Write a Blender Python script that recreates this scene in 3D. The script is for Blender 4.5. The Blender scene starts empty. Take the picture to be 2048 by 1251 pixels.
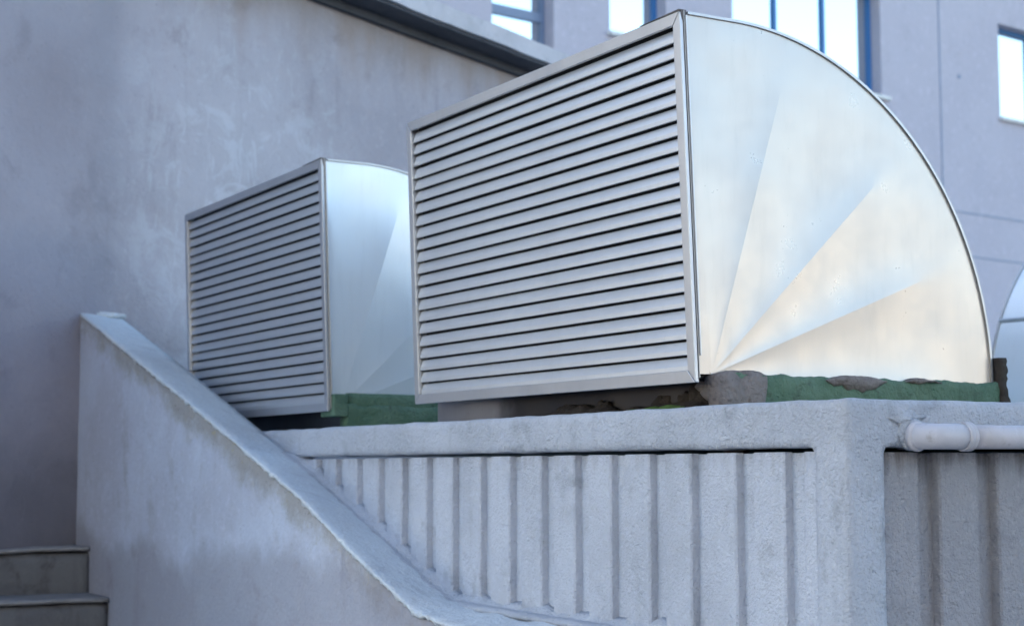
import bpy, bmesh, math, random
from mathutils import Vector, Matrix, noise
random.seed(7)
R = math.radians
S = bpy.context.scene

# ------------------------------------------------------------------ camera
cd = bpy.data.cameras.new('camera'); cam = bpy.data.objects.new('camera', cd)
S.collection.objects.link(cam); S.camera = cam
yaw, pitch, roll = R(150.369), R(5.395), R(-0.078)
fw = Vector((math.cos(pitch)*math.cos(yaw), math.cos(pitch)*math.sin(yaw), math.sin(pitch)))
rt = fw.cross(Vector((0, 0, 1))).normalized(); up = rt.cross(fw)
rt2 = rt*math.cos(roll)+up*math.sin(roll); up2 = -rt*math.sin(roll)+up*math.cos(roll)
M = Matrix((rt2, up2, -fw)).transposed().to_4x4(); M.translation = Vector((3.0438, -2.6477, -0.0533))
cam.matrix_world = M
cd.sensor_width = 36; cd.lens = 3316.55/2048*36; cd.clip_start = .05; cd.clip_end = 600
cd.dof.use_dof = True; cd.dof.focus_distance = 4.35; cd.dof.aperture_fstop = 4.5

# ------------------------------------------------------------------ light
SUN_AZ = (-.853, -.522); SUN_EL = R(15)
w = bpy.data.worlds.new('World'); S.world = w; w.use_nodes = True
nt = w.node_tree; nt.nodes.clear()
sk = nt.nodes.new('ShaderNodeTexSky'); sk.sky_type = 'NISHITA'; sk.sun_disc = False
sk.sun_elevation = SUN_EL; sk.sun_rotation = math.atan2(SUN_AZ[0], SUN_AZ[1]) % (2*math.pi)
sk.air_density = 1.0; sk.dust_density = 1.4; sk.ozone_density = 1.2
bg = nt.nodes.new('ShaderNodeBackground'); bg.inputs[1].default_value = .15
wo = nt.nodes.new('ShaderNodeOutputWorld')
nt.links.new(sk.outputs[0], bg.inputs[0]); nt.links.new(bg.outputs[0], wo.inputs[0])
sl = bpy.data.lights.new('sun', 'SUN'); sl.energy = 4.2; sl.angle = R(.5); sl.color = (1, .93, .82)
so = bpy.data.objects.new('sun', sl); S.collection.objects.link(so)
sd = Vector((SUN_AZ[0]*math.cos(SUN_EL), SUN_AZ[1]*math.cos(SUN_EL), math.sin(SUN_EL)))
so.rotation_euler = sd.to_track_quat('Z', 'Y').to_euler(); so.location = (0, 0, 30)
S.view_settings.view_transform = 'Standard'; S.view_settings.look = 'None'
S.view_settings.gamma = 1; S.view_settings.use_curve_mapping = False
S.view_settings.exposure = 2.07
S.render.engine = 'CYCLES'

# ------------------------------------------------------------------ materials
def newmat(name):
    m = bpy.data.materials.new(name); m.use_nodes = True
    b = m.node_tree.nodes['Principled BSDF']; return m, m.node_tree, b
def mapped(nt, scale=(1, 1, 1), world=True):
    if world:
        g = nt.nodes.new('ShaderNodeNewGeometry'); s = g.outputs['Position']
    else:
        g = nt.nodes.new('ShaderNodeTexCoord'); s = g.outputs['Object']
    mp = nt.nodes.new('ShaderNodeMapping'); mp.inputs['Scale'].default_value = scale
    nt.links.new(s, mp.inputs[0]); return mp.outputs[0]
def nz(nt, vec, sc, det=4, rough=.55, dist=0):
    n = nt.nodes.new('ShaderNodeTexNoise'); n.inputs['Scale'].default_value = sc
    n.inputs['Detail'].default_value = det; n.inputs['Roughness'].default_value = rough
    n.inputs['Distortion'].default_value = dist
    nt.links.new(vec, n.inputs['Vector']); return n.outputs['Fac']
def ramp(nt, fac, a, b, ca=0., cb=1.):
    r = nt.nodes.new('ShaderNodeMapRange'); r.interpolation_type = 'SMOOTHSTEP'
    r.inputs['From Min'].default_value = a; r.inputs['From Max'].default_value = b
    r.inputs['To Min'].default_value = ca; r.inputs['To Max'].default_value = cb
    nt.links.new(fac, r.inputs['Value']); return r.outputs[0]
def mixc(nt, fac, a, b):
    m = nt.nodes.new('ShaderNodeMix'); m.data_type = 'RGBA'
    for k, v in ((0, fac), (6, a), (7, b)):
        if isinstance(v, (tuple, float, int)):
            m.inputs[k].default_value = v if k == 0 else (*v, 1)
        else: nt.links.new(v, m.inputs[k])
    return m.outputs[2]
def math_(nt, op, a, b=None, c=None):
    m = nt.nodes.new('ShaderNodeMath'); m.operation = op
    for k, v in enumerate((a, b, c)):
        if v is None: continue
        if isinstance(v, (float, int)): m.inputs[k].default_value = v
        else: nt.links.new(v, m.inputs[k])
    return m.outputs[0]
def bump(nt, b, h, dist, strength=1., prev=None):
    n = nt.nodes.new('ShaderNodeBump'); n.inputs['Distance'].default_value = dist
    n.inputs['Strength'].default_value = strength
    nt.links.new(h, n.inputs['Height'])
    if prev is not None: nt.links.new(prev, n.inputs['Normal'])
    nt.links.new(n.outputs[0], b.inputs['Normal']); return n.outputs[0]
def sepz(nt, vec):
    s = nt.nodes.new('ShaderNodeSeparateXYZ'); nt.links.new(vec, s.inputs[0]); return s.outputs

def plaster(name, base, light=None, dark=None, fine=70, fdist=.0035, blot=2.2, streak=.4, coarse=.006, extra=None, rough=.85):
    light = light or tuple(min(1, c*1.18) for c in base); dark = dark or tuple(c*.78 for c in base)
    m, nt, b = newmat(name)
    p = mapped(nt); pv = mapped(nt, (5, 5, .55))
    c = mixc(nt, ramp(nt, nz(nt, p, blot, 6, .6), .35, .62), base, light)
    c = mixc(nt, ramp(nt, nz(nt, p, blot*2.7, 7, .65, .4), .54, .72, 0, .8), c, dark)
    if streak: c = mixc(nt, ramp(nt, nz(nt, pv, 1.7, 5, .6), .55, .75, 0, streak), c, dark)
    grit = nz(nt, p, fine*1.3, 3, .7)
    c = mixc(nt, ramp(nt, grit, .60, .74, 0, .5), c, tuple(k*.52 for k in base))
    c = mixc(nt, ramp(nt, nz(nt, p, fine*.6, 4, .75), .53, .68, 0, .5), c, tuple(min(1, k*1.3) for k in base))
    if extra: c = extra(nt, p, c)
    b.inputs['Roughness'].default_value = rough; b.inputs['Specular IOR Level'].default_value = .3
    nt.links.new(c, b.inputs['Base Color'])
    v = nt.nodes.new('ShaderNodeTexVoronoi'); v.feature = 'SMOOTH_F1'; v.inputs['Scale'].default_value = fine*1.5
    wp = nt.nodes.new('ShaderNodeVectorMath'); wp.operation = 'ADD'
    nn = nt.nodes.new('ShaderNodeTexNoise'); nn.inputs['Scale'].default_value = fine*.8
    sc = nt.nodes.new('ShaderNodeVectorMath'); sc.operation = 'SCALE'; sc.inputs[3].default_value = .02
    nt.links.new(p, nn.inputs['Vector']); nt.links.new(nn.outputs['Color'], sc.inputs[0])
    nt.links.new(p, wp.inputs[0]); nt.links.new(sc.outputs[0], wp.inputs[1]); nt.links.new(wp.outputs[0], v.inputs['Vector'])
    n1 = bump(nt, b, v.outputs['Distance'], fdist*.9, .7)
    n2 = bump(nt, b, nz(nt, p, fine*.52, 7, .70), fdist*2.0, .95, n1)
    bump(nt, b, nz(nt, p, 9, 4, .5), coarse, .6, n2)
    return m

LAV = (.405, .45, .53)
def top_dirt(zl, amt=.6, colr=(.16, .14, .13)):
    def f(nt, p, c):
        z = sepz(nt, p)[2]
        k = math_(nt, 'ADD', math_(nt, 'MULTIPLY', math_(nt, 'SUBTRACT', zl, z), -14.), math_(nt, 'MULTIPLY', nz(nt, mapped(nt, (9, 9, 1.2)), 3, 4), 3.2))
        return mixc(nt, ramp(nt, k, .75, 2.1, 0, amt), c, colr)
    return f
M_frame = plaster('lavender_stucco', LAV, fine=78, fdist=.008)
M_side = plaster('lavender_stucco_side', (.28, .28, .315), light=(.32, .325, .365), fine=75, fdist=.0045)
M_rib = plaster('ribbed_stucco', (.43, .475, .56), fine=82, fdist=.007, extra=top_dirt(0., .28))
M_ribside = plaster('ribbed_stucco_shaded_stained', (.33, .35, .40), light=(.36, .38, .435), fine=78, fdist=.009, extra=top_dirt(-.01, .75, (.07, .065, .065)))  # base darkened as painted shade of the right face; rib tops really stained
M_cap = plaster('fresh_pale_plaster', (.53, .60, .68), light=(.58, .66, .74), dark=(.42, .475, .55), fine=55, fdist=.008, streak=.15)
def stair_extra(nt, p, c):
    s = sepz(nt, p)
    # height under the sloping coping: rough old concrete band with lichen
    top = math_(nt, 'ADD', math_(nt, 'MULTIPLY', s[0], -.309), -1.025)
    d = math_(nt, 'SUBTRACT', top, s[2])
    k = math_(nt, 'ADD', d, math_(nt, 'MULTIPLY', nz(nt, p, 5, 6, .7), -.34))
    band = ramp(nt, k, -.16, -.02, 1, 0)
    c = mixc(nt, math_(nt, 'MULTIPLY', band, .75), c, (.25, .245, .225))
    lich = ramp(nt, nz(nt, p, 26, 4, .7), .60, .68)
    c = mixc(nt, math_(nt, 'MULTIPLY', math_(nt, 'MULTIPLY', band, lich), .55), c, (.36, .33, .18))
    pit = ramp(nt, nz(nt, p, 48, 4, .75), .60, .66)
    c = mixc(nt, math_(nt, 'MULTIPLY', math_(nt, 'MULTIPLY', band, pit), .6), c, (.09, .085, .075))
    fleck = ramp(nt, nz(nt, mapped(nt, (1, 1, .6)), 22, 6, .8), .64, .70)
    c = mixc(nt, math_(nt, 'MULTIPLY', fleck, .35), c, (.17, .17, .19))
    # ragged darker patch low on the wall
    lowk = math_(nt, 'ADD', s[2], math_(nt, 'MULTIPLY', nz(nt, p, 1.6, 5, .6), -.6))
    c = mixc(nt, ramp(nt, lowk, -.78, -.62, .55, 0), c, (.22, .22, .26))
    return c
M_stair = plaster('stair_wall_render', (.41, .455, .57), light=(.46, .53, .67), dark=(.33, .35, .42), fine=42, fdist=.003, blot=1.5, extra=stair_extra)
def wall_extra(nt, p, c):
    s = sepz(nt, p)
    # scrubbed pale paint patches
    na = nz(nt, mapped(nt, (1.5, 1.5, 2.0)), 2.1, 8, .68, .8); nb_ = nz(nt, mapped(nt, (5, 5, 1.6)), 2.4, 6, .7, .6)
    patch = ramp(nt, math_(nt, 'MAXIMUM', na, math_(nt, 'MULTIPLY', nb_, .92)), .50, .60)
    near = nt.nodes.new('ShaderNodeVectorMath'); near.operation = 'DISTANCE'; near.inputs[1].default_value = (-6.5, .9, 1.55)
    nt.links.new(p, near.inputs[0])
    reg = ramp(nt, math_(nt, 'ADD', near.outputs['Value'], math_(nt, 'MULTIPLY', nz(nt, p, 3, 4), .8)), .75, 1.9, 1, 0)
    c = mixc(nt, math_(nt, 'MULTIPLY', math_(nt, 'MULTIPLY', patch, reg), .6), c, (.50, .53, .60))
    c = mixc(nt, math_(nt, 'MULTIPLY', reg, .28), c, (.44, .46, .52))
    # rusty run-off under the eaves
    k = math_(nt, 'ADD', math_(nt, 'MULTIPLY', s[2], 1.), math_(nt, 'MULTIPLY', nz(nt, mapped(nt, (3, 3, .6)), 1.5, 5), .9))
    c = mixc(nt, ramp(nt, k, 2.95, 3.6, 0, .6), c, (.24, .18, .14))
    # darker painted strip and rusty smear
    strip = math_(nt, 'ABSOLUTE', math_(nt, 'SUBTRACT', math_(nt, 'ADD', s[1], math_(nt, 'MULTIPLY', nz(nt, p, 2.5), .05)), -.10))
    c = mixc(nt, ramp(nt, strip, .02, .16, .22, 0), c, (.17, .18, .22))
    r2 = nt.nodes.new('ShaderNodeVectorMath'); r2.operation = 'DISTANCE'; r2.inputs[1].default_value = (-5.8, -.45, 1.95)
    m2 = nt.nodes.new('ShaderNodeMapping'); nt.links.new(p, r2.inputs[0])
    c = mixc(nt, ramp(nt, math_(nt, 'ADD', r2.outputs['Value'], math_(nt, 'MULTIPLY', nz(nt, p, 4, 4), .5)), .2, .8, .45, 0), c, (.24, .19, .19))
    c = mixc(nt, ramp(nt, math_(nt, 'ADD', s[1], math_(nt, 'MULTIPLY', nz(nt, p, 2, 5), .12)), -.45, .55, .5, 0), c, (.205, .215, .275))
    # darker towards the foot
    kk = math_(nt, 'ADD', s[2], math_(nt, 'MULTIPLY', nz(nt, p, 3, 5), -.7))
    c = mixc(nt, ramp(nt, kk, -.8, .1, .75, 0), c, (.13, .135, .165))
    return c
M_wall = plaster('old_blue_grey_render', (.315, .305, .35), light=(.375, .365, .42), dark=(.25, .235, .265), fine=30, fdist=.003, blot=1.1, streak=.55, coarse=.012, extra=wall_extra)
M_eave = plaster('eave_concrete', (.42, .42, .46), fine=30, fdist=.002)
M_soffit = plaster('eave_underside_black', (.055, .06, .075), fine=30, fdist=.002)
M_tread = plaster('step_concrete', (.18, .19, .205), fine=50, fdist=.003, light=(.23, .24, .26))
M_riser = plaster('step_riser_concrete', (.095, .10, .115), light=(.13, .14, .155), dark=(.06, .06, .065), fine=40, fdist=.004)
M_green = plaster('green_waterproof_paint', (.065, .135, .095), light=(.10, .18, .13), dark=(.04, .06, .05), fine=55, fdist=.006, coarse=.02, blot=7, streak=.3, rough=.6)
M_mortar = plaster('rough_grey_mortar', (.155, .14, .14), light=(.23, .215, .22), dark=(.08, .065, .06), fine=45, fdist=.01, coarse=.03, blot=9)
M_rubble = plaster('dark_brown_rubble', (.022, .017, .014), light=(.045, .035, .028), dark=(.015, .012, .01), fine=45, fdist=.01, coarse=.03, blot=9)
M_bitumen = plaster('brown_bitumen', (.032, .027, .026), light=(.05, .044, .042), dark=(.02, .015, .012), fine=45, fdist=.006)
M_seal = plaster('dark_grey_sealant', (.10, .10, .11), light=(.15, .15, .16), dark=(.05, .05, .055), fine=60, fdist=.002)
M_moss = plaster('mossy_roof_screed', (.07, .13, .03), light=(.10, .19, .05), dark=(.04, .05, .02), fine=60, fdist=.01, blot=12)
M_facade = plaster('office_facade_render', (.42, .40, .47), light=(.44, .42, .49), dark=(.39, .37, .435), fine=12, fdist=.002, blot=.6, streak=.15)
M_ground = plaster('yard_concrete', (.26, .26, .26), fine=12, fdist=.004, blot=.4, streak=0)
M_pipe = plaster('painted_drain_pipe', (.40, .41, .46), light=(.45, .46, .52), dark=(.22, .215, .22), fine=25, fdist=.0006, coarse=.002, blot=6, streak=.2, rough=.5)
M_cream = plaster('cream_render', (.72, .65, .55), fine=5, fdist=.001, blot=.3)
M_brown = plaster('brown_render', (.16, .15, .145), fine=5, fdist=.001, blot=.3)
M_white = plaster('white_sill_stone', (.62, .62, .62), fine=20, fdist=.001)

def metal(name, base, rough=.33, wav=.006, grain=(1, 1, 14), dirt=.25, dirtc=(.28, .27, .26), met=1., riser_shade=False):
    m, nt, b = newmat(name)
    p = mapped(nt, world=False); pg = mapped(nt, grain, world=False)
    c = mixc(nt, ramp(nt, nz(nt, p, 3, 6, .65), .45, .75, 0, dirt), base, tuple(k*.8 for k in base))
    c = mixc(nt, ramp(nt, nz(nt, p, 38, 5, .75), .66, .74, 0, dirt*1.2), c, dirtc)
    c = mixc(nt, ramp(nt, nz(nt, mapped(nt, (6, 6, .8), world=False), 5, 6, .75), .48, .8, 0, .22), c, tuple(k*.7 for k in base))
    if riser_shade: c = mixc(nt, ramp(nt, math_(nt, 'ADD', sepz(nt, p)[0], math_(nt, 'MULTIPLY', nz(nt, p, 6, 5), .25)), -1.22, -1.02, 0, .9), c, (.03, .028, .028))  # shade under the louvre painted over the right part of the riser
    nt.links.new(c, b.inputs['Base Color']); b.inputs['Metallic'].default_value = met
    r = ramp(nt, nz(nt, pg, 7, 7, .7), .3, .7, rough-.02, rough+.05)
    nt.links.new(r, b.inputs['Roughness'])
    n1 = bump(nt, b, nz(nt, p, 2.3, 3, .5), wav, .5)
    bump(nt, b, nz(nt, pg, 60, 3, .6), .00006, .3, n1)
    return m
M_sheet = metal('galvanised_sheet', (.45, .435, .425), .29, .0008, (1, 1, 1), .0, met=.5)
M_sheet_b = metal('sky_tint_sheet', (.62, .70, .78), .30, .0015, (1, 1, 1), .0, met=.4)  # sky reflection put into the colour as a lighter, bluer base
M_sheet2 = metal('galvanised_sheet_riser', (.36, .36, .37), .34, .010, (1, 1, 1), .7, (.10, .08, .07), riser_shade=True)  # darkened end is painted shade, the rest dirt
M_blade = metal('aluminium_blade', (.59, .63, .68), .42, .001, (.3, 6, 6), .24, met=.8)
M_lframe = metal('aluminium_frame', (.48, .51, .56), .40, .002, (1, 1, 1), .35, met=.8)
M_flange = metal('flange_grey', (.42, .43, .45), .42, .002, (1, 1, 1), .5)
m, nt, b = newmat('shaded_interior'); b.inputs['Base Color'].default_value = (.02, .02, .022, 1); b.inputs['Roughness'].default_value = .9; M_dark = m  # near-black colour standing in for shade inside the duct
m, nt, b = newmat('reflective_window_glass'); b.inputs['Base Color'].default_value = (.66, .72, .75, 1); b.inputs['Metallic'].default_value = 1; b.inputs['Roughness'].default_value = .04; M_glass = m
m, nt, b = newmat('blue_window_frame'); b.inputs['Base Color'].default_value = (.035, .16, .40, 1); b.inputs['Roughness'].default_value = .45; M_blue = m
m, nt, b = newmat('grey_blue_window_frame'); b.inputs['Base Color'].default_value = (.16, .21, .32, 1); b.inputs['Roughness'].default_value = .45; M_gblue = m

# ------------------------------------------------------------------ helpers
def link(o, parent=None):
    S.collection.objects.link(o)
    if parent is not None: o.parent = parent
    return o
def mesh_obj(name, verts, faces, mats, parent=None, smooth=False, mi=None):
    me = bpy.data.meshes.new(name); me.from_pydata([tuple(v) for v in verts], [], faces)
    for mm in (mats if isinstance(mats, (list, tuple)) else [mats]): me.materials.append(mm)
    if mi: me.polygons.foreach_set('material_index', mi)
    bm = bmesh.new(); bm.from_mesh(me); bmesh.ops.recalc_face_normals(bm, faces=bm.faces); bm.to_mesh(me); bm.free()
    if smooth: me.polygons.foreach_set('use_smooth', [True]*len(me.polygons))
    me.update(); return link(bpy.data.objects.new(name, me), parent)
def tag(o, label, cat=None, group=None, kind=None):
    if label: o['label'] = label
    if cat: o['category'] = cat
    if group: o['group'] = group
    if kind: o['kind'] = kind
    return o
def thing(name, label, cat, loc=(0, 0, 0), rz=0, group=None):
    o = link(bpy.data.objects.new(name, None)); o.location = loc; o.rotation_euler = (0, 0, rz); o.empty_display_size = .2
    return tag(o, label, cat, group)
def box(name, a, b_, mat, parent=None, bev=0):
    x0, y0, z0 = a; x1, y1, z1 = b_
    v = [(x, y, z) for x in (x0, x1) for y in (y0, y1) for z in (z0, z1)]
    f = [(0, 1, 3, 2), (4, 6, 7, 5), (0, 4, 5, 1), (2, 3, 7, 6), (0, 2, 6, 4), (1, 5, 7, 3)]
    o = mesh_obj(name, v, f, mat, parent)
    if bev:
        md = o.modifiers.new('bevel', 'BEVEL'); md.width = bev; md.segments = 2
    return o
def frange(a, b_, step):
    n = max(1, int(round(abs(b_-a)/step))); return [a+(b_-a)*i/n for i in range(n+1)]
def cuts(vals, step):
    vals = sorted(set(round(v, 5) for v in vals)); out = []
    for a, b_ in zip(vals[:-1], vals[1:]): out += frange(a, b_, step)[:-1]
    return out+[vals[-1]]
def nvec(p, sc, seed=0.):
    q = Vector(p)*sc+Vector((seed, seed*1.7, -seed))
    return noise.noise_vector(q)
def solidmesh(name, boxes, step, mat, parent=None, amp=.003, nsc=12, smooth_it=2, seed=0., amp2=.0012):
    """union of boxes on one grid -> skin, edges relaxed, surface roughened"""
    ax = [cuts([v for bx in boxes for v in (bx[0][k], bx[1][k])], step[k]) for k in range(3)]
    n = [len(a)-1 for a in ax]
    mids = [[(a[i]+a[i+1])/2 for i in range(len(a)-1)] for a in ax]
    solid = set()
    for lo, hi in boxes:
        rng = [[i for i, mval in enumerate(mids[k]) if lo[k] < mval < hi[k]] for k in range(3)]
        for i in rng[0]:
            for j in rng[1]:
                for k in rng[2]: solid.add((i, j, k))
    vid = {}; verts = []; faces = []
    def V(i, j, k):
        key = (i, j, k)
        if key not in vid: vid[key] = len(verts); verts.append(Vector((ax[0][i], ax[1][j], ax[2][k])))
        return vid[key]
    for (i, j, k) in solid:
        if (i-1, j, k) not in solid: faces.append((V(i, j, k), V(i, j, k+1), V(i, j+1, k+1), V(i, j+1, k)))
        if (i+1, j, k) not in solid: faces.append((V(i+1, j, k), V(i+1, j+1, k), V(i+1, j+1, k+1), V(i+1, j, k+1)))
        if (i, j-1, k) not in solid: faces.append((V(i, j, k), V(i+1, j, k), V(i+1, j, k+1), V(i, j, k+1)))
        if (i, j+1, k) not in solid: faces.append((V(i, j+1, k), V(i, j+1, k+1), V(i+1, j+1, k+1), V(i+1, j+1, k)))
        if (i, j, k-1) not in solid: faces.append((V(i, j, k), V(i, j+1, k), V(i+1, j+1, k), V(i+1, j, k)))
        if (i, j, k+1) not in solid: faces.append((V(i, j, k+1), V(i+1, j, k+1), V(i+1, j+1, k+1), V(i, j+1, k+1)))
    nb = [set() for _ in verts]
    for f in faces:
        for a in range(4): nb[f[a]].add(f[(a+1) % 4]); nb[f[a]].add(f[a-1])
    for _ in range(smooth_it):
        nv = []
        for i, v in enumerate(verts):
            c = Vector()
            for q in nb[i]: c += verts[q]
            nv.append(v.lerp(c/len(nb[i]), .5))
        verts = nv
    for v in verts:
        v += nvec(v, nsc, seed)*amp + nvec(v, nsc*5, seed+3)*amp2
    return mesh_obj(name, verts, faces, mat, parent, True)
def sweep(name, rows, mat, parent=None, smooth=True, close=False, caps=True, sharp=None):
    n = len(rows[0]); verts = [v for r in rows for v in r]; faces = []
    for i in range(len(rows)-1):
        for j in range(n if close else n-1):
            a = i*n+j; b_ = i*n+(j+1) % n; faces.append((a, b_, b_+n, a+n))
    if close and caps:
        faces.append(tuple(range(n))); faces.append(tuple(range(len(verts)-n, len(verts))))
    o = mesh_obj(name, verts, faces, mat, parent, smooth)
    if sharp: o.data.set_sharp_from_angle(angle=R(sharp))
    return o
def lump(name, c, r, mat, parent=None, amp=.35, sc=3., seed=0, sub=4, flat=None):
    bm = bmesh.new(); bmesh.ops.create_icosphere(bm, subdivisions=sub, radius=1)
    for v in bm.verts:
        d = 1+amp*noise.noise(v.co*sc*.6+Vector((seed, 0, 0)))+amp*.5*noise.noise(v.co*sc*2+Vector((0, seed, 0)))+amp*.25*noise.noise(v.co*sc*5+Vector((0, 0, seed)))
        v.co = Vector((v.co.x*r[0], v.co.y*r[1], v.co.z*r[2]))*d+Vector(c)
    me = bpy.data.meshes.new(name); bm.to_mesh(me); bm.free(); me.materials.append(mat)
    me.polygons.foreach_set('use_smooth', [True]*len(me.polygons))
    return link(bpy.data.objects.new(name, me), parent)
def lerp_poly(pts, x):
    for (x0, z0), (x1, z1) in zip(pts[:-1], pts[1:]):
        if x <= x1: return z0+(z1-z0)*(x-x0)/(x1-x0)
    return pts[-1][1]
def fb(x, y, sc, seed=0.):
    return noise.noise(Vector((x*sc, y*sc, seed)))+.5*noise.noise(Vector((x*sc*2.3, y*sc*2.3, seed+5)))+.25*noise.noise(Vector((x*sc*5, y*sc*5, seed+9)))

GZ = -1.75
# ------------------------------------------------------------------ setting: ground
gv = [(-150, -150, GZ), (150, -150, GZ), (150, 150, GZ), (-150, 150, GZ)]
tag(mesh_obj('ground', gv, [(0, 1, 2, 3)], M_ground), 'grey concrete yard ground', kind='structure')

# ------------------------------------------------------------------ old wall at the left with its eaves
DW = Vector((-.465, .885, 0)).normalized(); NW = Vector((.885, .465, 0)).normalized(); P0 = Vector((-6.03, 0, 0))
def wp(s, off, z): return P0+DW*s+NW*off+Vector((0, 0, z))
lw = thing('left_building', 'weathered blue-grey rendered building behind the stairs with a sloping-away concrete eave', 'building')
rows = []
zs = frange(GZ, 3.06, .06); ss = frange(-3.4, 6.0, .06)
verts = []; faces = []
for s in ss:
    for z in zs:
        verts.append(wp(s, .012*fb(s, z, 1.3, 4)+.004*fb(s, z, 6, 7), z))
nzc = len(zs)
for i in range(len(ss)-1):
    for j in range(nzc-1):
        a = i*nzc+j; faces.append((a, a+1, a+1+nzc, a+nzc))
# closed body behind the uneven face
mesh_obj('rendered_wall', verts, faces, M_wall, lw, True)
bx = [wp(s, o, z) for s in (-3.4, 6.0) for o in (-.03, -5.) for z in (GZ, 3.05)]
mesh_obj('wall_core', bx, [(0, 1, 3, 2), (4, 6, 7, 5), (0, 4, 5, 1), (2, 3, 7, 6), (0, 2, 6, 4), (1, 5, 7, 3)], M_wall, lw)
def eave(name, off0, off1, z0, z1, mat, am=.006):
    rr = []
    for s in frange(-3.6, 6.2, .08):
        w_ = am*fb(s, 0, 2.5, off1*9)
        rr.append([wp(s, off0, z0), wp(s, off1+w_, z0+w_*.6), wp(s, off1+w_, z1+am*fb(s, 3, 3, 2)), wp(s, off0, z1)])
    return sweep(name, rr, mat, lw, False, True)
eave('eave_slab', -5.1, .27, 3.068, 3.195, M_eave)
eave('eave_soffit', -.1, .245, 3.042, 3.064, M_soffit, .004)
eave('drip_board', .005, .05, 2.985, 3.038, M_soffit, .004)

# ------------------------------------------------------------------ office building in the background
DB = Vector((-.153, .988, 0)).normalized(); NB = Vector((.988, .153, 0)).normalized(); PB = Vector((-18, 0, 0))
PB = PB - DB*(PB.dot(DB))   # s measured as world dot DB
def bp(s, off, z): return PB+DB*s+NB*off+Vector((0, 0, z))
ob = thing('office_building', 'pale blue-grey rendered office building with tall blue-framed windows behind the vents', 'building')
wins = []   # s0,s1,z0,z1,kind
cols = [(12.70, 13.98, 5.6, 9.3, 't'), (15.21, 16.52, 7.28, 9.3, 'p'), (18.17, 22.30, 7.17, 9.3, 'm'), (26.15, 30.3, 7.27, 9.27, 'm')]
for c in cols:
    wins.append(c)
    for k in (1,):
        wins.append((c[0], c[1], 7.2+3.4*k, 9.3+3.4*k, c[4] if c[4] != 't' else 'p'))
for c0 in (-13.5, -9.5, -5.4, -2.2, 1.2, 4.6, 8.2):
    for k in range(0, 2): wins.append((c0, c0+2.4, 7.2+3.4*k, 9.3+3.4*k, 'p'))
S0, S1, ZT = -16., 44, 15.
sg = sorted(set([S0, S1]+[v for q in wins for v in q[:2]])); zg = sorted(set([GZ, ZT]+[v for q in wins for v in q[2:4]]))
verts = []; faces = []
def quad(*q):
    n = len(verts); verts.extend(q); faces.append((n, n+1, n+2, n+3))
for a, b_ in zip(sg[:-1], sg[1:]):
    for c, d in zip(zg[:-1], zg[1:]):
        ms, mz = (a+b_)/2, (c+d)/2
        if any(q[0] < ms < q[1] and q[2] < mz < q[3] for q in wins): continue
        quad(bp(a, 0, c), bp(b_, 0, c), bp(b_, 0, d), bp(a, 0, d))
RV = .42
for (a, b_, c, d, k) in wins:
    quad(bp(a, 0, c), bp(a, 0, d), bp(a, -RV, d), bp(a, -RV, c)); quad(bp(b_, 0, c), bp(b_, 0, d), bp(b_, -RV, d), bp(b_, -RV, c))
    quad(bp(a, 0, c), bp(b_, 0, c), bp(b_, -RV, c), bp(a, -RV, c)); quad(bp(a, 0, d), bp(b_, 0, d), bp(b_, -RV, d), bp(a, -RV, d))
quad(bp(S0, 0, GZ), bp(S0, 0, ZT), bp(S0, -12, ZT), bp(S0, -12, GZ)); quad(bp(S1, 0, GZ), bp(S1, 0, ZT), bp(S1, -12, ZT), bp(S1, -12, GZ))
quad(bp(S0, 0, ZT), bp(S1, 0, ZT), bp(S1, -12, ZT), bp(S0, -12, ZT)); quad(bp(S0, -12, GZ), bp(S1, -12, GZ), bp(S1, -12, ZT), bp(S0, -12, ZT))
me = mesh_obj('facade_wall', verts, faces, M_facade, ob)
def bbox(name, s0, s1, o0, o1, z0, z1, mat, parent, bev=0):
    v = [bp(s, o, z) for s in (s0, s1) for o in (o0, o1) for z in (z0, z1)]
    o = mesh_obj(name, v, [(0, 1, 3, 2), (4, 6, 7, 5), (0, 4, 5, 1), (2, 3, 7, 6), (0, 2, 6, 4), (1, 5, 7, 3)], mat, parent)
    if bev:
        md = o.modifiers.new('bevel', 'BEVEL'); md.width = bev; md.segments = 2
    return o
for (a, b_, c, d, k) in wins:
    fm = M_gblue if k == 't' else M_blue
    fr = thing('window', None, None); fr.parent = ob
    t_ = .075
    # glass one pane per light, frame bars between
    n = {'t': 1, 'p': 1, 'm': 3}[k]
    o0, o1 = -RV+.10, -RV+.18
    for i in range(n+1):
        s_ = a+(b_-a-t_)*i/n
        bbox('window_frame', s_, s_+t_, o0, o1, c, d, fm, fr)
    for i in range(n):
        s_ = a+(b_-a-t_)*i/n+t_; e_ = a+(b_-a-t_)*(i+1)/n
        bbox('window_frame', s_, e_, o0, o1-.004, c, c+t_, fm, fr); bbox('window_frame', s_, e_, o0, o1-.004, d-t_, d, fm, fr)
        if k == 't':
            bbox('transom', s_, e_, o0, o1-.004, 7.26, 7.42, fm, fr)
            bbox('pane', s_, e_, o0+.02, o0+.03, c+t_, 7.26, M_glass, fr); bbox('pane', s_, e_, o0+.02, o0+.03, 7.42, d-t_, M_glass, fr)
        else: bbox('pane', s_, e_, o0+.02, o0+.03, c+t_, d-t_, M_glass, fr)
    bbox('sill', a-.06, b_+.18, -RV+.18, .10, c-.075, c-.003, M_white, fr, .01)
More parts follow.
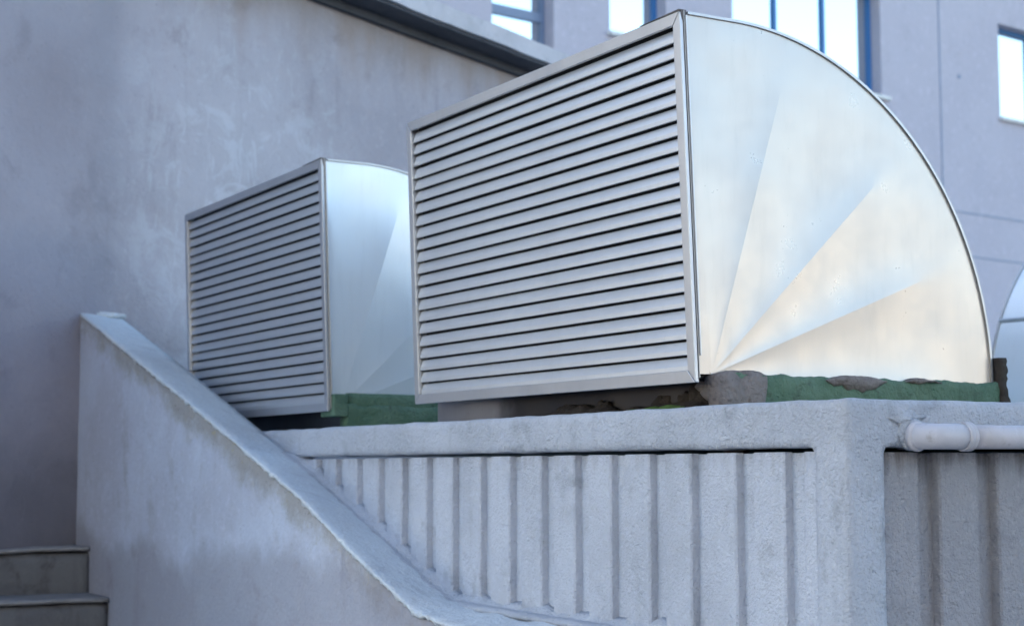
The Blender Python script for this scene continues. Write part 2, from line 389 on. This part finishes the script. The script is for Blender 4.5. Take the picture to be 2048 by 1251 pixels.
# render joints (recessed strips would be hairlines at this range: thin raised trims)
for s_ in (24.12, 10.6, 32.):
    bbox('vertical_joint', s_, s_+.03, -.01, .012, GZ, ZT-.1, M_soffit if 0 else M_gblue, ob)['label'] = 'thin vertical render joint'
for z_ in (5.11, 4.22, 10.4):
    bbox('horizontal_joint', S0, S1, -.01, .009, z_, z_+.03, M_gblue, ob)
bbox('bolt_hole', 24.72, 24.80, -.01, .012, 7.88, 7.96, M_gblue, ob)

# ------------------------------------------------------------------ plant room with ribbed stucco walls
pr = thing('plant_room', 'low lavender stucco plant room with ribbed walls carrying the metal vents', 'building')
PT = .117
solidmesh('corner_frame', [((-4.3, 0, 0), (0, .16, PT)), ((-.16, .16, 0), (0, 3.6, PT)), ((-.131, 0, -1.3), (0, .123, 0))], (.02, .02, .0145), M_frame, pr, .0045, 7, 3, 1., .0016)
box('front_sheet', (-6.4, .040, GZ), (-.0515, .06, -.012), M_rib, pr)
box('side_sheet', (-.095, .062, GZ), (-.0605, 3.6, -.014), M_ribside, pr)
box('lower_pillar', (-.131, 0, GZ), (0, .123, -1.305), M_frame, pr)
box('rear_wall', (-6.4, 3.62, GZ), (0, 3.75, .1), M_frame, pr)
def rib(x0, x1, zb, seed):
    # plastered raised rib, left edge chamfered, small wobble
    rr = []
    for z in frange(zb, -.010, .03):
        w_ = .0022*fb(x0*3, z, 6, seed); w2 = .0022*fb(x1*3, z, 9, seed+4)
        y0 = .012+.0018*fb(x0, z, 5, seed+8)
        prof = [(x0-.002+w_, .0405), (x0+.006+w_, y0+.010), (x0+.016+w_, y0+.002), (x0+(x1-x0)*.4, y0-.001), (x0+(x1-x0)*.7, y0), (x1-.006+w2, y0+.001), (x1-.001+w2, y0+.006), (x1+w2, .0405)]
        rr.append([(px, py, z) for px, py in prof])
    return sweep('rib', rr, M_rib, pr, True, True, sharp=24)
s0 = -.254
for k in range(0, 29):
    g = s0-.2*k
    rib(g+.062, min(g+.2, -.124), max(-1.3, -1.3), k*1.3)
def rib_side(y0, y1, seed):
    rr = []
    for z in frange(-1.3, -.012, .03):
        w_ = .0022*fb(y0*3, z, 6, seed); w2 = .0022*fb(y1*3, z, 9, seed+4); x0 = -.030+.0016*fb(y0, z, 5, seed+8)
        prof = [(y0+w_, -.061), (y0+.001+w_, x0-.006), (y0+.006+w_, x0-.001), (y0+(y1-y0)*.5, x0), (y1-.008+w2, x0-.001), (y1-.002+w2, x0-.008), (y1+w2, -.061)]
        rr.append([(px, py, z) for py, px in prof])
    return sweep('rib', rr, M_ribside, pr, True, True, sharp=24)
rib_side(.126, .2582, 50)
for k in range(16): rib_side(.3202+.2*k, .4582+.2*k, 51+k*1.3)
# roof
solidmesh('roof_screed', [((-6.6, .162, .03), (-.162, 3.6, .098))], (.06, .06, .034), M_green, pr, .004, 6, 0, 9., .002)

# ------------------------------------------------------------------ sloping stair wall
OUT = [(-6.4, .945), (-5.722, .743), (-3.927, .206), (-2.779, -.148), (-2.319, -.324), (-1.80, -.502), (-1.5, -.530), (.6, -.55)]
INN = [(-6.4, .905), (-6.024, .791), (-4.811, .422), (-3.914, .138), (-3.39, -.024), (-2.651, -.279), (-2.02, -.499), (-1.4, -.505), (.6, -.51)]
YO = -.25
sw = thing('stair_wall', 'sloping rendered stair wall with pale plaster coping running down past the ribbed wall', 'wall')
rr = []
for x in frange(-6.15, .5, .022):
    zo, zi = lerp_poly(OUT, x)-.012, lerp_poly(INN, x)-.014
    pr_ = [(x, -.002, GZ), (x, -.002, zi)]
    pr_ += [(x, YO+.012+.012*fb(x, 1, 9, 2), zo), (x, YO+.002+.008*fb(x, 2, 12, 3), zo-.012+.012*fb(x, 4, 14, 1))]
    nzs = 26
    for j in range(1, nzs+1):
        z = (zo-.012)+(GZ-(zo-.012))*(j/nzs)**1.15
        dpt = (zo-z)
        rg = .012 if dpt < .13 else .0025
        pr_.append((x, YO+rg*fb(x, z, 11, 3)+.006*fb(x, z, 1.6, 6), z))
    rr.append(pr_)
sweep('wall_body', rr, M_stair, sw, True, True)
rr = []
for x in frange(-6.12, .48, .014):
    zo, zi = lerp_poly(OUT, x), lerp_poly(INN, x)
    jag = .010*fb(x, 0, 5, 11)+.012*fb(x, 0, 24, 12); jag2 = .006*fb(x, 3, 22, 15)
    e = YO-.004+jag2
    P_ = [(x, .004, zi-.02), (x, .003, zi+.002+.003*fb(x, 8, 12, 1))]
    for q in range(1, 8):
        t = q/8; P_.append((x, .0+(e+.012)*t, zi+(zo-zi)*t+.005*fb(x, t*.3, 8, 5)+.002*fb(x, t*.3, 30, 6)))
    P_ += [(x, e+.006, zo-.001), (x, e, zo-.006), (x, e-.001, zo-.016+jag), (x, e+.010, zo-.018+jag), (x, e+.03, zo-.014)]
    rr.append(P_)
sweep('plaster_coping', rr, M_cap, sw, True, True)
# smeared mortar fillet where coping meets the ribs
rr = []
for x in frange(-3.52, -.12, .014):
    zi = lerp_poly(INN, x)
    h = .020+.016*fb(x, 0, 4, 21)+.010*fb(x, 0, 14, 22); d_ = .020+.010*fb(x, 0, 6, 23)
    gl = .008*fb(x, 0, 9, 30)
    rr.append([(x, -.05-d_, zi-.006), (x, -.028-d_+gl, zi+.007+.004*fb(x, 0, 20, 24)), (x, -.016+gl*.6, zi+.009), (x, -.006, zi+.004+.006*fb(x, 0, 15, 25)), (x, .004+.002*fb(x, 0, 18, 4), zi+h*.55), (x, .012, zi+h), (x, .046, zi+h+.012), (x, .048, zi-.01)])
sweep('mortar_fillet', rr, M_frame, sw, True, True)
# plaster end against the old wall
lump('plaster_smear', (-5.985, -.11, .795), (.035, .13, .018), M_cap, sw, .35, 3, 3)

# ------------------------------------------------------------------ stairs
st = thing('staircase', 'grey concrete steps climbing beside the stair wall to the old building', 'stairs')
steps = [(-5.605, -.448)]
xr, zt = -5.24, -.683
while zt > GZ+.1:
    steps.append((xr, zt)); xr += .366; zt -= .235
def wall_x(y): return P0.x+DW.x*(y-P0.y)/DW.y
for i, (xr, zt) in enumerate(steps):
    stp = thing('step', None, None); stp.parent = st
    nose = .024
    xb = -7.2 if i == 0 else steps[i-1][0]-.02
    zb = GZ-.05
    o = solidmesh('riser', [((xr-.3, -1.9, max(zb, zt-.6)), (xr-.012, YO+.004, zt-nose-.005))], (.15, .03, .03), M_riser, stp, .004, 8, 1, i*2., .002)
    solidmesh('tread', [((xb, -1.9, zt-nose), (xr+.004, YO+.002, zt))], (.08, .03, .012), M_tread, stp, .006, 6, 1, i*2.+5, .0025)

# ------------------------------------------------------------------ vent hoods
def vent(label, xn, base_y, rz=0., full=True, kw=1.774):
    t = thing('vent_hood', label, 'vent', (xn, base_y, 0), rz, 'metal vent hoods on the plant room roof')
    return t
W = 1.774; H = 1.06; ZB = .19; TILT = .0395
lou = []
def L(x, d, h):   # louver space: x along, d depth behind face, h up -> local coords (face base at y=0)
    return (x, d*math.cos(TILT)-h*math.sin(TILT), ZB+h*math.cos(TILT)+d*math.sin(TILT))
def lmesh(name, pts, faces, mat, parent, smooth=False): return mesh_obj(name, [L(*p) for p in pts], faces, mat, parent, smooth)
def lbox(name, a, b_, mat, parent, bev=0):
    v = [(x, y, z) for x in (a[0], b_[0]) for y in (a[1], b_[1]) for z in (a[2], b_[2])]
    o = lmesh(name, v, [(0, 1, 3, 2), (4, 6, 7, 5), (0, 4, 5, 1), (2, 3, 7, 6), (0, 2, 6, 4), (1, 5, 7, 3)], mat, parent)
    if bev:
        md = o.modifiers.new('bevel', 'BEVEL'); md.width = bev; md.segments = 2
    return o
FW_ = .036; FD = .012
OC = Vector((.16-.1, .215))       # crease fan origin (local y, z)
RC = (.25-.1, .214, 1.03)         # elbow centre y, z, radius
def arc(t, r=None):               # t 0..1 from top to the rear foot
    a = math.pi/2*(1-t); r = r or RC[2]
    return RC[0]+r*math.cos(a)*.966, RC[1]+r*math.sin(a)
def front_y(z): return .018-(z-ZB)*TILT*1.02+.001
ZTOP = RC[1]+RC[2]
def outline_r(th):
    # distance from OC to the panel outline along angle th
    d = Vector((math.cos(th), math.sin(th))); lo, hi = 0., 2.
    def inside(p):
        y, z = p
        if z < .209 or y < front_y(z) or z > ZTOP: return False
        if y > RC[0]: return ((y-RC[0])/.966)**2+(z-RC[1])**2 <= RC[2]**2
        return True
    for _ in range(40):
        m_ = (lo+hi)/2
        if inside(OC+d*m_): lo = m_
        else: hi = m_
    return lo
CRE = [R(-1.), R(21), R(43.5), R(72.5), R(94)]
def hgt(th, r):
    if th < CRE[0] or th > CRE[-1]: base = 0.
    else:
        base = 0.
        for a, b_ in zip(CRE[:-1], CRE[1:]):
            if a <= th <= b_:
                t = (th-a)/(b_-a); base = (b_-a)*4*t*(1-t)*(1-.35*t)
    fade = min(1., max(0., (1.08-r)/.44)); fade = fade*fade*(3-2*fade)
    return -r*base*.029*fade
def side_panel(x, sgn, parent, name='side_panel'):
    ths = []
    key = [R(-.3)]+CRE[1:4]+[R(150)]
    key = sorted(set(key+[math.atan2(ZTOP-OC.y, front_y(ZTOP)-OC.x), math.atan2(ZTOP-OC.y, RC[0]-OC.x), R(181)]))
    for a, b_ in zip(key[:-1], key[1:]): ths += frange(a, b_, R(1.5))[:-1]
    ths.append(key[-1]); rs = [i/26 for i in range(27)]
    verts = []; faces = []
    for th in ths:
        ro = outline_r(th)
        for q in rs:
            r_ = ro*q; y = OC.x+math.cos(th)*r_; z = OC.y+math.sin(th)*r_
            dent = .0012*fb(y, z, 2.2, 31)+.0004*fb(y, z, 7, 37)
            edge = min(1., (1-q)*8)
            verts.append((x+sgn*(hgt(th, r_)*edge+dent*edge), y, z))
    m_ = len(rs)
    for i in range(len(ths)-1):
        for j in range(m_-1):
            a = i*m_+j; faces.append((a, a+1, a+1+m_, a+m_))
    o = mesh_obj(name, verts, faces, M_sheet, parent, True)
    bm = bmesh.new(); bm.from_mesh(o.data); bmesh.ops.remove_doubles(bm, verts=bm.verts, dist=1e-5)
    bm.faces.ensure_lookup_table()
    if bm.faces[0].normal.x*sgn < 0: bmesh.ops.reverse_faces(bm, faces=bm.faces)
    # keep the three press-creases sharp
    for e in bm.edges:
        c = (e.verts[0].co+e.verts[1].co)/2; r_ = math.hypot(c.y-OC.x, c.z-OC.y)
        if r_ < .02: continue
        an = [math.atan2(v.co.z-OC.y, v.co.y-OC.x) for v in e.verts if math.hypot(v.co.y-OC.x, v.co.z-OC.y) > .01]
        if len(an) == 2 and abs(an[0]-an[1]) < R(.2) and any(abs(an[0]-q) < R(.3) for q in CRE[1:4]) and r_ < .88: e.smooth = False
    bm.to_mesh(o.data); bm.free()
    return o
def build_vent(label):
    t = vent(label, -.746, .1)
    fr = link(bpy.data.objects.new('louver_frame', None), t)
    # frame bars with mitred corners: face + outer return
    def bar(pts_face):
        v = [(x, 0, h) for x, h in pts_face]+[(x, FD, h) for x, h in pts_face]
        o = lmesh('frame_bar', v, [(0, 1, 2, 3), (4, 5, 6, 7), (0, 1, 5, 4), (1, 2, 6, 5), (2, 3, 7, 6), (3, 0, 4, 7)], M_lframe, fr)
        md = o.modifiers.new('bevel', 'BEVEL'); md.width = .0016; md.segments = 2
    g = .0009
    bar([(-W, g), (0, g), (-FW_, FW_), (-W+FW_, FW_)][:1]+[(-W+g*2, 0), (-g*2, 0), (-FW_-g, FW_-g), (-W+FW_+g, FW_-g)][1:] if 0 else [(-W+2*g, 0), (-2*g, 0), (-FW_-g, FW_-g), (-W+FW_+g, FW_-g)])
    bar([(-W+2*g, H), (-2*g, H), (-FW_-g, H-FW_+g), (-W+FW_+g, H-FW_+g)])
    bar([(0, 2*g), (0, H-2*g), (-FW_+g, H-FW_-g), (-FW_+g, FW_+g)])
    bar([(-W, 2*g), (-W, H-2*g), (-W+FW_-g, H-FW_-g), (-W+FW_-g, FW_+g)])
    # blades: slanted face, vertical lip, small return
    nb = 22; pb = (H-2*FW_)/nb
    prof = [(.0205, .0372), (.0095, .0125), (.0086, .0005), (.0100, -.0008), (.0130, -.0008), (.0130, .0006), (.0108, .0008), (.0110, .0120), (.0222, .0368)]
    nseg = 12
    mesh0 = None
    for i in range(nb):
        h0 = FW_+pb*i
        sag = random.uniform(-.0006, .0006)
        if mesh0 is None:
            vs = []; fs = []
            xs = frange(-W+FW_+.002, -FW_-.002, (W-2*FW_)/nseg); m_ = len(prof)
            for q, x in enumerate(xs):
                wv = .0006*noise.noise(Vector((x*4, 0, 2)))
                for (d, h) in prof: vs.append((x, d+wv, h+wv*.5))
            for q in range(len(xs)-1):
                for j in range(m_):
                    a = q*m_+j; b_ = q*m_+(j+1) % m_; fs.append((a, b_, b_+m_, a+m_))
            fs += [tuple(range(m_)), tuple(range(len(vs)-m_, len(vs)))]
            # local blade space: rotate with the louver tilt
            ct, sn = math.cos(TILT), math.sin(TILT)
            mesh0 = mesh_obj('blade', [(x, d*ct-h*sn, h*ct+d*sn) for x, d, h in vs], fs, M_blade, t); o = mesh0
        else:
            o = mesh0.copy(); link(o, t)
        o.location = (0, -h0*math.sin(TILT)+sag, ZB+h0*math.cos(TILT)+sag)
        o.rotation_euler = (random.uniform(-.012, .012), random.uniform(-.0009, .0009), 0)
    lbox('dark_backing', (-W+.02, .042, .02), (-.02, .046, H-.02), M_dark, t)  # plain panel added behind the blades, its black painted as interior shade
    # side liners of the louver where the blades end
    lbox('jamb_liner', (-W+FW_-.004, .006, FW_), (-W+FW_-.001, .040, H-FW_), M_flange, t)
    lbox('jamb_liner', (-FW_+.001, .006, FW_), (-FW_+.004, .040, H-FW_), M_flange, t)
    # connecting flanges behind the frame
    lbox('connection_flange', (-.010, FD+.001, .012), (.0035, FD+.004, H+.002), M_flange, t, .001)
    lbox('connection_flange', (-.012, FD+.005, .075), (.008, FD+.009, H-.012), M_lframe, t, .001)
    lbox('connection_flange', (-W, FD+.002, H-.012), (-.012, FD+.010, H+.004), M_flange, t, .001)
    lbox('connection_flange', (-W, FD+.002, .0), (-.012, FD+.010, .010), M_flange, t, .001)
    lbox('connection_flange', (-W-.003, FD+.002, .0), (-W+.01, FD+.010, H), M_flange, t, .001)
    # dark sealant cap folded over the upper corner
    lmesh('drip_strip', [(-.20, -.002, H+.0005), (.002, -.002, H+.0005), (.002, FD+.010, H+.0005), (-.20, FD+.010, H+.0005), (-.20, -.002, H+.0015), (.002, -.003, H+.005), (.002, FD+.012, H+.004), (-.20, FD+.010, H+.0015)], [(0, 1, 2, 3), (4, 5, 6, 7), (0, 1, 5, 4), (1, 2, 6, 5), (2, 3, 7, 6), (3, 0, 4, 7)], M_seal, t)
    lmesh('sealant', [(.0015, .008, H-.020), (.003, .004, H+.003), (.003, FD+.010, H+.003), (.0015, FD+.006, H-.045), (-.004, .008, H-.020), (-.004, .004, H+.003), (-.004, FD+.010, H+.003), (-.004, FD+.006, H-.045)], [(0, 1, 2, 3), (4, 5, 6, 7), (0, 1, 5, 4), (1, 2, 6, 5), (2, 3, 7, 6), (3, 0, 4, 7)], M_seal, t)
    side_panel(-.004, 1, t); side_panel(-W+.004, -1, t)
    # curved outer sheet
    rows = []; pts = [(front_y(ZTOP), ZTOP)]+[arc(i/40) for i in range(41)]
    xs = frange(-W+.006, -.006, .12)
    for (y, z) in pts: rows.append([(x, y+.003*fb(x, z, 2, 3), z+.002*fb(x, y, 2, 3)) for x in xs])
    cs = sweep('curved_sheet', rows, M_sheet, t, True)
    for tt in (.33, .73):
        y, z = arc(tt, RC[2]+.004); y2, z2 = arc(tt+.012, RC[2]+.004); y3, z3 = arc(tt+.006, RC[2]+.010)
        mesh_obj('sheet_seam', [(x, a, b_) for x in (-W, 0) for a, b_ in ((y, z), (y3, z3), (y2, z2))], [(0, 1, 4, 3), (1, 2, 5, 4), (0, 2, 5, 3), (0, 1, 2), (3, 4, 5)], M_lframe, t)
    # turned seam along the curved edge (both sides)
    for x0_, x1_ in ((-.010, .003), (-W-.003, -W+.010)):
        rows = []
        for i in range(-1, 61):
            if i < 0: y, z, y2, z2 = front_y(ZTOP)+.01, ZTOP-.001, front_y(ZTOP)+.01, ZTOP+.007
            else:
                y, z = arc(i/60, RC[2]-.002); y2, z2 = arc(i/60, RC[2]+.006+.0012*fb(i*.1, 0, 3, 3))
            rows.append([(x0_, y, z), (x1_, y, z), (x1_, y2, z2), (x0_, y2, z2)])
        sweep('edge_seam', rows, M_flange, t, False, True)
    # underside and riser
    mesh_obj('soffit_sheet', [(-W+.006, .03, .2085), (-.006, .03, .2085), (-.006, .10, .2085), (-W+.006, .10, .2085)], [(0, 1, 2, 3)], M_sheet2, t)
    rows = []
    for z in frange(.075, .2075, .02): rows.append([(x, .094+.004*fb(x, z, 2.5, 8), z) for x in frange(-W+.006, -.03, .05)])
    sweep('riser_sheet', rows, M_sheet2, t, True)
    return t
v1 = build_vent('large galvanised vent hood in front, its louvre and fan-creased side panel unobstructed')
def copy_tree(o, parent=None):
    c = o.copy(); link(c, parent)
    for ch in list(o.children): copy_tree(ch, c)
    return c
v2 = copy_tree(v1); v2.location = (-3.337, .1, 0); v2['label'] = 'smaller-looking galvanised vent hood at the left, half hidden by the front louvre and stair coping'
v3 = copy_tree(v1); v3.location = (-2.50, 4.17, 0); v3.rotation_euler = (0, 0, math.pi); v3['label'] = 'blurred vent hood at the right edge, only its curved bluish back showing'

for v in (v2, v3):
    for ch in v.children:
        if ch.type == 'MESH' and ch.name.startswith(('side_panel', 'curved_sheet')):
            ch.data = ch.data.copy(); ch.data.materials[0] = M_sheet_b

# ------------------------------------------------------------------ plinths under the vents
def plinth(xn, y0, y1, label, mort):
    t = thing('vent_plinth', label, 'plinth', (0, 0, 0), 0, 'green plinths under the vents')
    rr = []
    ys = frange(y0, y1, .009)
    for y in ys:
        zt = .212+.006*fb(y, xn, 7, 2)+.005*fb(y, xn, 22, 3)+(.006 if y < y0+.05 else 0)
        fx = xn+.020+.005*fb(y, 2, 5, 4)
        P_ = [(xn-.05, y, .06)]
        for q in range(9):
            z = .06+(zt-.06)*q/8; P_.append((fx+.004*fb(y, z, 16, 6), y, z))
        P_ += [(xn+.006, y, zt+.005+.003*fb(y, 0, 25, 9)), (xn-.001, y, zt+.004), (xn-.05, y, zt)]
        rr.append(P_)
    sweep('green_upstand', rr, M_green, t, True, True)
    for (ya, yb, za, zb, sd_) in mort:
        rr = []
        for y in frange(ya, yb, .007):
            tt = (y-ya)/(yb-ya); env = math.sin(math.pi*min(1, max(0, tt)))**.8 if 0 < tt < 1 else 0
            zl = zb-.012-(zb-.012-za)*env+.008*fb(y, 0, 12, sd_); zl += .012*fb(y, 3, 30, sd_)*env; zu = zb-.016*(1-env)+.006*fb(y, 0, 15, sd_+1)
            n_ = 8; row = [(xn-.03, y, zl)]
            for q in range(n_+1):
                z = zl+(zu-zl)*q/n_; bulge = math.sin(math.pi*q/n_)**.5*.012*env
                row.append((xn+.020+bulge+.010*env*fb(y, z, 14, sd_+2)-(0 if env > .1 else .03), y, z))
            row.append((xn-.03, y, zu)); rr.append(row)
        sweep('mortar_patch', rr, M_mortar, t, True, True)
    return t
p1 = plinth(-.746, .20, 1.262, 'green painted upstand under the large front vent with grey mortar smears', [(.15, .345, -.02, .228, 3), (.55, .80, .176, .223, 8), (.86, 1.02, .204, .222, 14)])
# broken mortar and rubble under the large louvre
rb = thing('rubble_strip', 'dark broken mortar and rubble in the gap under the large louvre', 'rubble')
def rubble(x0, x1, yb, zb, amp, mat, sd_, name, top=None):
    rr = []
    for x in frange(x0, x1, .007):
        e = top(x) if top else 1.
        h = .104+e*(amp*(.75+.6*fb(x, 0, 3, sd_)+.22*fb(x, 0, 11, sd_+2)+.10*fb(x, 0, 34, sd_+3)))
        h = max(.1, h)
        rr.append([(x, yb-.055, .085), (x, yb-.045+.012*fb(x, 1, 12, sd_), .10+(h-.10)*.5), (x, yb-.028, h-.006+.004*fb(x, 3, 25, sd_)), (x, yb-.012, h), (x, yb+.01, h), (x, yb+.01, .08)])
    return sweep(name, rr, mat, rb, True, True)
rubble(-2.47, -.80, .182, .1, .034, M_rubble, 2, 'broken_mortar', lambda x: .4+1.0*min(1, max(0, (x+1.95)/.45)))
rubble(-1.25, -.86, .150, .1, .032, M_moss, 9, 'mossy_fillet', lambda x: .4+1.1*max(0, (x+1.25)/.4))
for i, (x, y, z, r_) in enumerate([(-.80, .215, .165, .05), (-.86, .205, .150, .045), (-.93, .21, .14, .04), (-1.04, .2, .13, .04), (-1.35, .185, .125, .035), (-1.6, .19, .12, .035)]):
    lump('mortar_lump', (x, y, z), (r_*1.3, r_*.7, r_), M_rubble if i else M_mortar, rb, .5, 2.6, i*3., 3)
tag(rb, rb['label'], 'rubble')
p2 = plinth(-3.337, .178, 1.262, 'green painted upstand under the left vent, seen between the two louvres', [])
box('upper_block', (-3.45, .115, .168), (-3.309, .1795, .262), M_green, p2, .006)
solidmesh('upper_band', [((-3.40, .18, .20), (-3.326, 1.25, .268))], (.03, .03, .017), M_green, p2, .003, 8, 1, 4., .0015)
rb2 = lump('rubble_heap', (-3.85, .17, .105), (.42, .03, .022), M_rubble, None, .5, 3, 5, 4)
tag(rb2, 'small dark rubble heap in the gap under the left louvre', 'rubble')
p3 = thing('vent_plinth', 'green upstand under the blurred vent at the right edge', 'plinth', (0, 0, 0), 0, 'green plinths under the vents')
box('green_upstand', (-2.53, 2.95, .06), (-.70, 4.1, .212), M_green, p3, .01)
# bitumen flap at the rear foot of the front vent
rr = []
for i in range(16):
    z = .13+.165*i/15; wv = .006*fb(z*9, 0, 5, 2); fl = .030*max(0, 1-i/5)
    rr.append([(-.78, 1.262+wv, z), (-.722+wv, 1.256+wv, z), (-.716+wv, 1.282+fl+wv*.6, z), (-.78, 1.284+fl, z)])
tag(sweep('bitumen_flap', rr, M_bitumen, None, True, True), 'dark brown bitumen flap standing at the rear foot of the large vent', 'flap')

# ------------------------------------------------------------------ drain pipe
dp = thing('drain_pipe', 'painted horizontal drain pipe with elbow coming out of the corner of the stucco wall', 'pipe')
def tube(name, path, rads, mat, parent, n=32):
    rr = []
    for i, p in enumerate(path):
        a = Vector(path[max(0, i-1)]); b_ = Vector(path[min(len(path)-1, i+1)]); t = (b_-a).normalized()
        u = t.cross(Vector((0, 0, 1))).normalized(); v = u.cross(t)
        rr.append([Vector(p)+(u*math.cos(k*2*math.pi/n)+v*math.sin(k*2*math.pi/n))*rads[i] for k in range(n)])
    return sweep(name, rr, mat, parent, True, True)
PX, PZ = .048, .026
path = [(-.05, .212, PZ)]+[(PX-.040+.040*math.sin(a), .252-.040*math.cos(a), PZ) for a in [math.pi/2*i/12 for i in range(13)]]+[(PX, .30, PZ), (PX, .335, PZ)]
tube('elbow', path, [.0315]*len(path), M_pipe, dp)
tube('socket_collar', [(PX, .322, PZ), (PX, .3225, PZ), (PX, .326, PZ), (PX, .333, PZ), (PX, .3365, PZ), (PX, .3375, PZ), (PX, .341, PZ), (PX, .346, PZ), (PX, .3485, PZ), (PX, .349, PZ)],
     [.031, .0345, .0365, .0365, .0345, .0345, .0365, .0365, .0345, .029], M_pipe, dp)
tube('pipe_run', [(PX, .345, PZ-.0005), (PX, .5, PZ), (PX, 1.5, PZ), (PX, 3.3, PZ)], [.0295]*4, M_pipe, dp)
lump('mortar_collar', (-.008, .208, PZ+.012), (.022, .050, .040), M_frame, dp, .35, 2.6, 2., 4)
tube('wall_collar', [(-.02, .212, PZ), (.006, .212, PZ), (.008, .212, PZ), (.014, .2125, PZ), (.016, .213, PZ)], [.034, .035, .037, .037, .032], M_pipe, dp)
lump('mortar_smear', (-.006, .190, PZ+.046), (.012, .060, .018), M_frame, dp, .5, 2.6, 7., 4).rotation_euler = (0, 0, 0)

# ------------------------------------------------------------------ unseen buildings: cream one known from reflections, brown one added to block sky
def yard_building(name, label, x0, x1, y0, y1, h, mat, rows_, wstep=3.2):
    t = thing(name, label, 'building')
    box('walls', (x0, y0, GZ), (x1, y1, h), mat, t); box('roof_edge', (x0-.3, y0-.3, h+.002), (x1+.3, y1+.3, h+.35), M_white, t)
    base = None
    for r_ in range(rows_):
        y = y0+1.2
        while y < y1-1.6:
            zb = GZ+1.2+3.1*r_
            o = box('window', (x0-.04, y, zb), (x0+.05, y+1.3, zb+1.4), M_glass, t) if base is None else base.copy()
            if base is None: base = o; base_y, base_z = y, zb
            else: link(o, t); o.location = (0, y-base_y, zb-base_z)
            y += wstep
    return t
yard_building('cream_building', 'sunlit cream low building across the yard, reflected in the front vent side', 30, 40, 4, 66, 5.3, M_cream, 1, 6.)
yard_building('sky_blocker', 'unseen dull brown block added behind the photographer to hold back skylight', 10.5, 24, -34, 2.5, 11., M_brown, 3, 4.)  # added out of view to keep the right-facing walls darker
print('objects', len(bpy.data.objects), 'tris', sum(len(o.data.polygons)*2 for o in bpy.data.objects if o.type == 'MESH'))
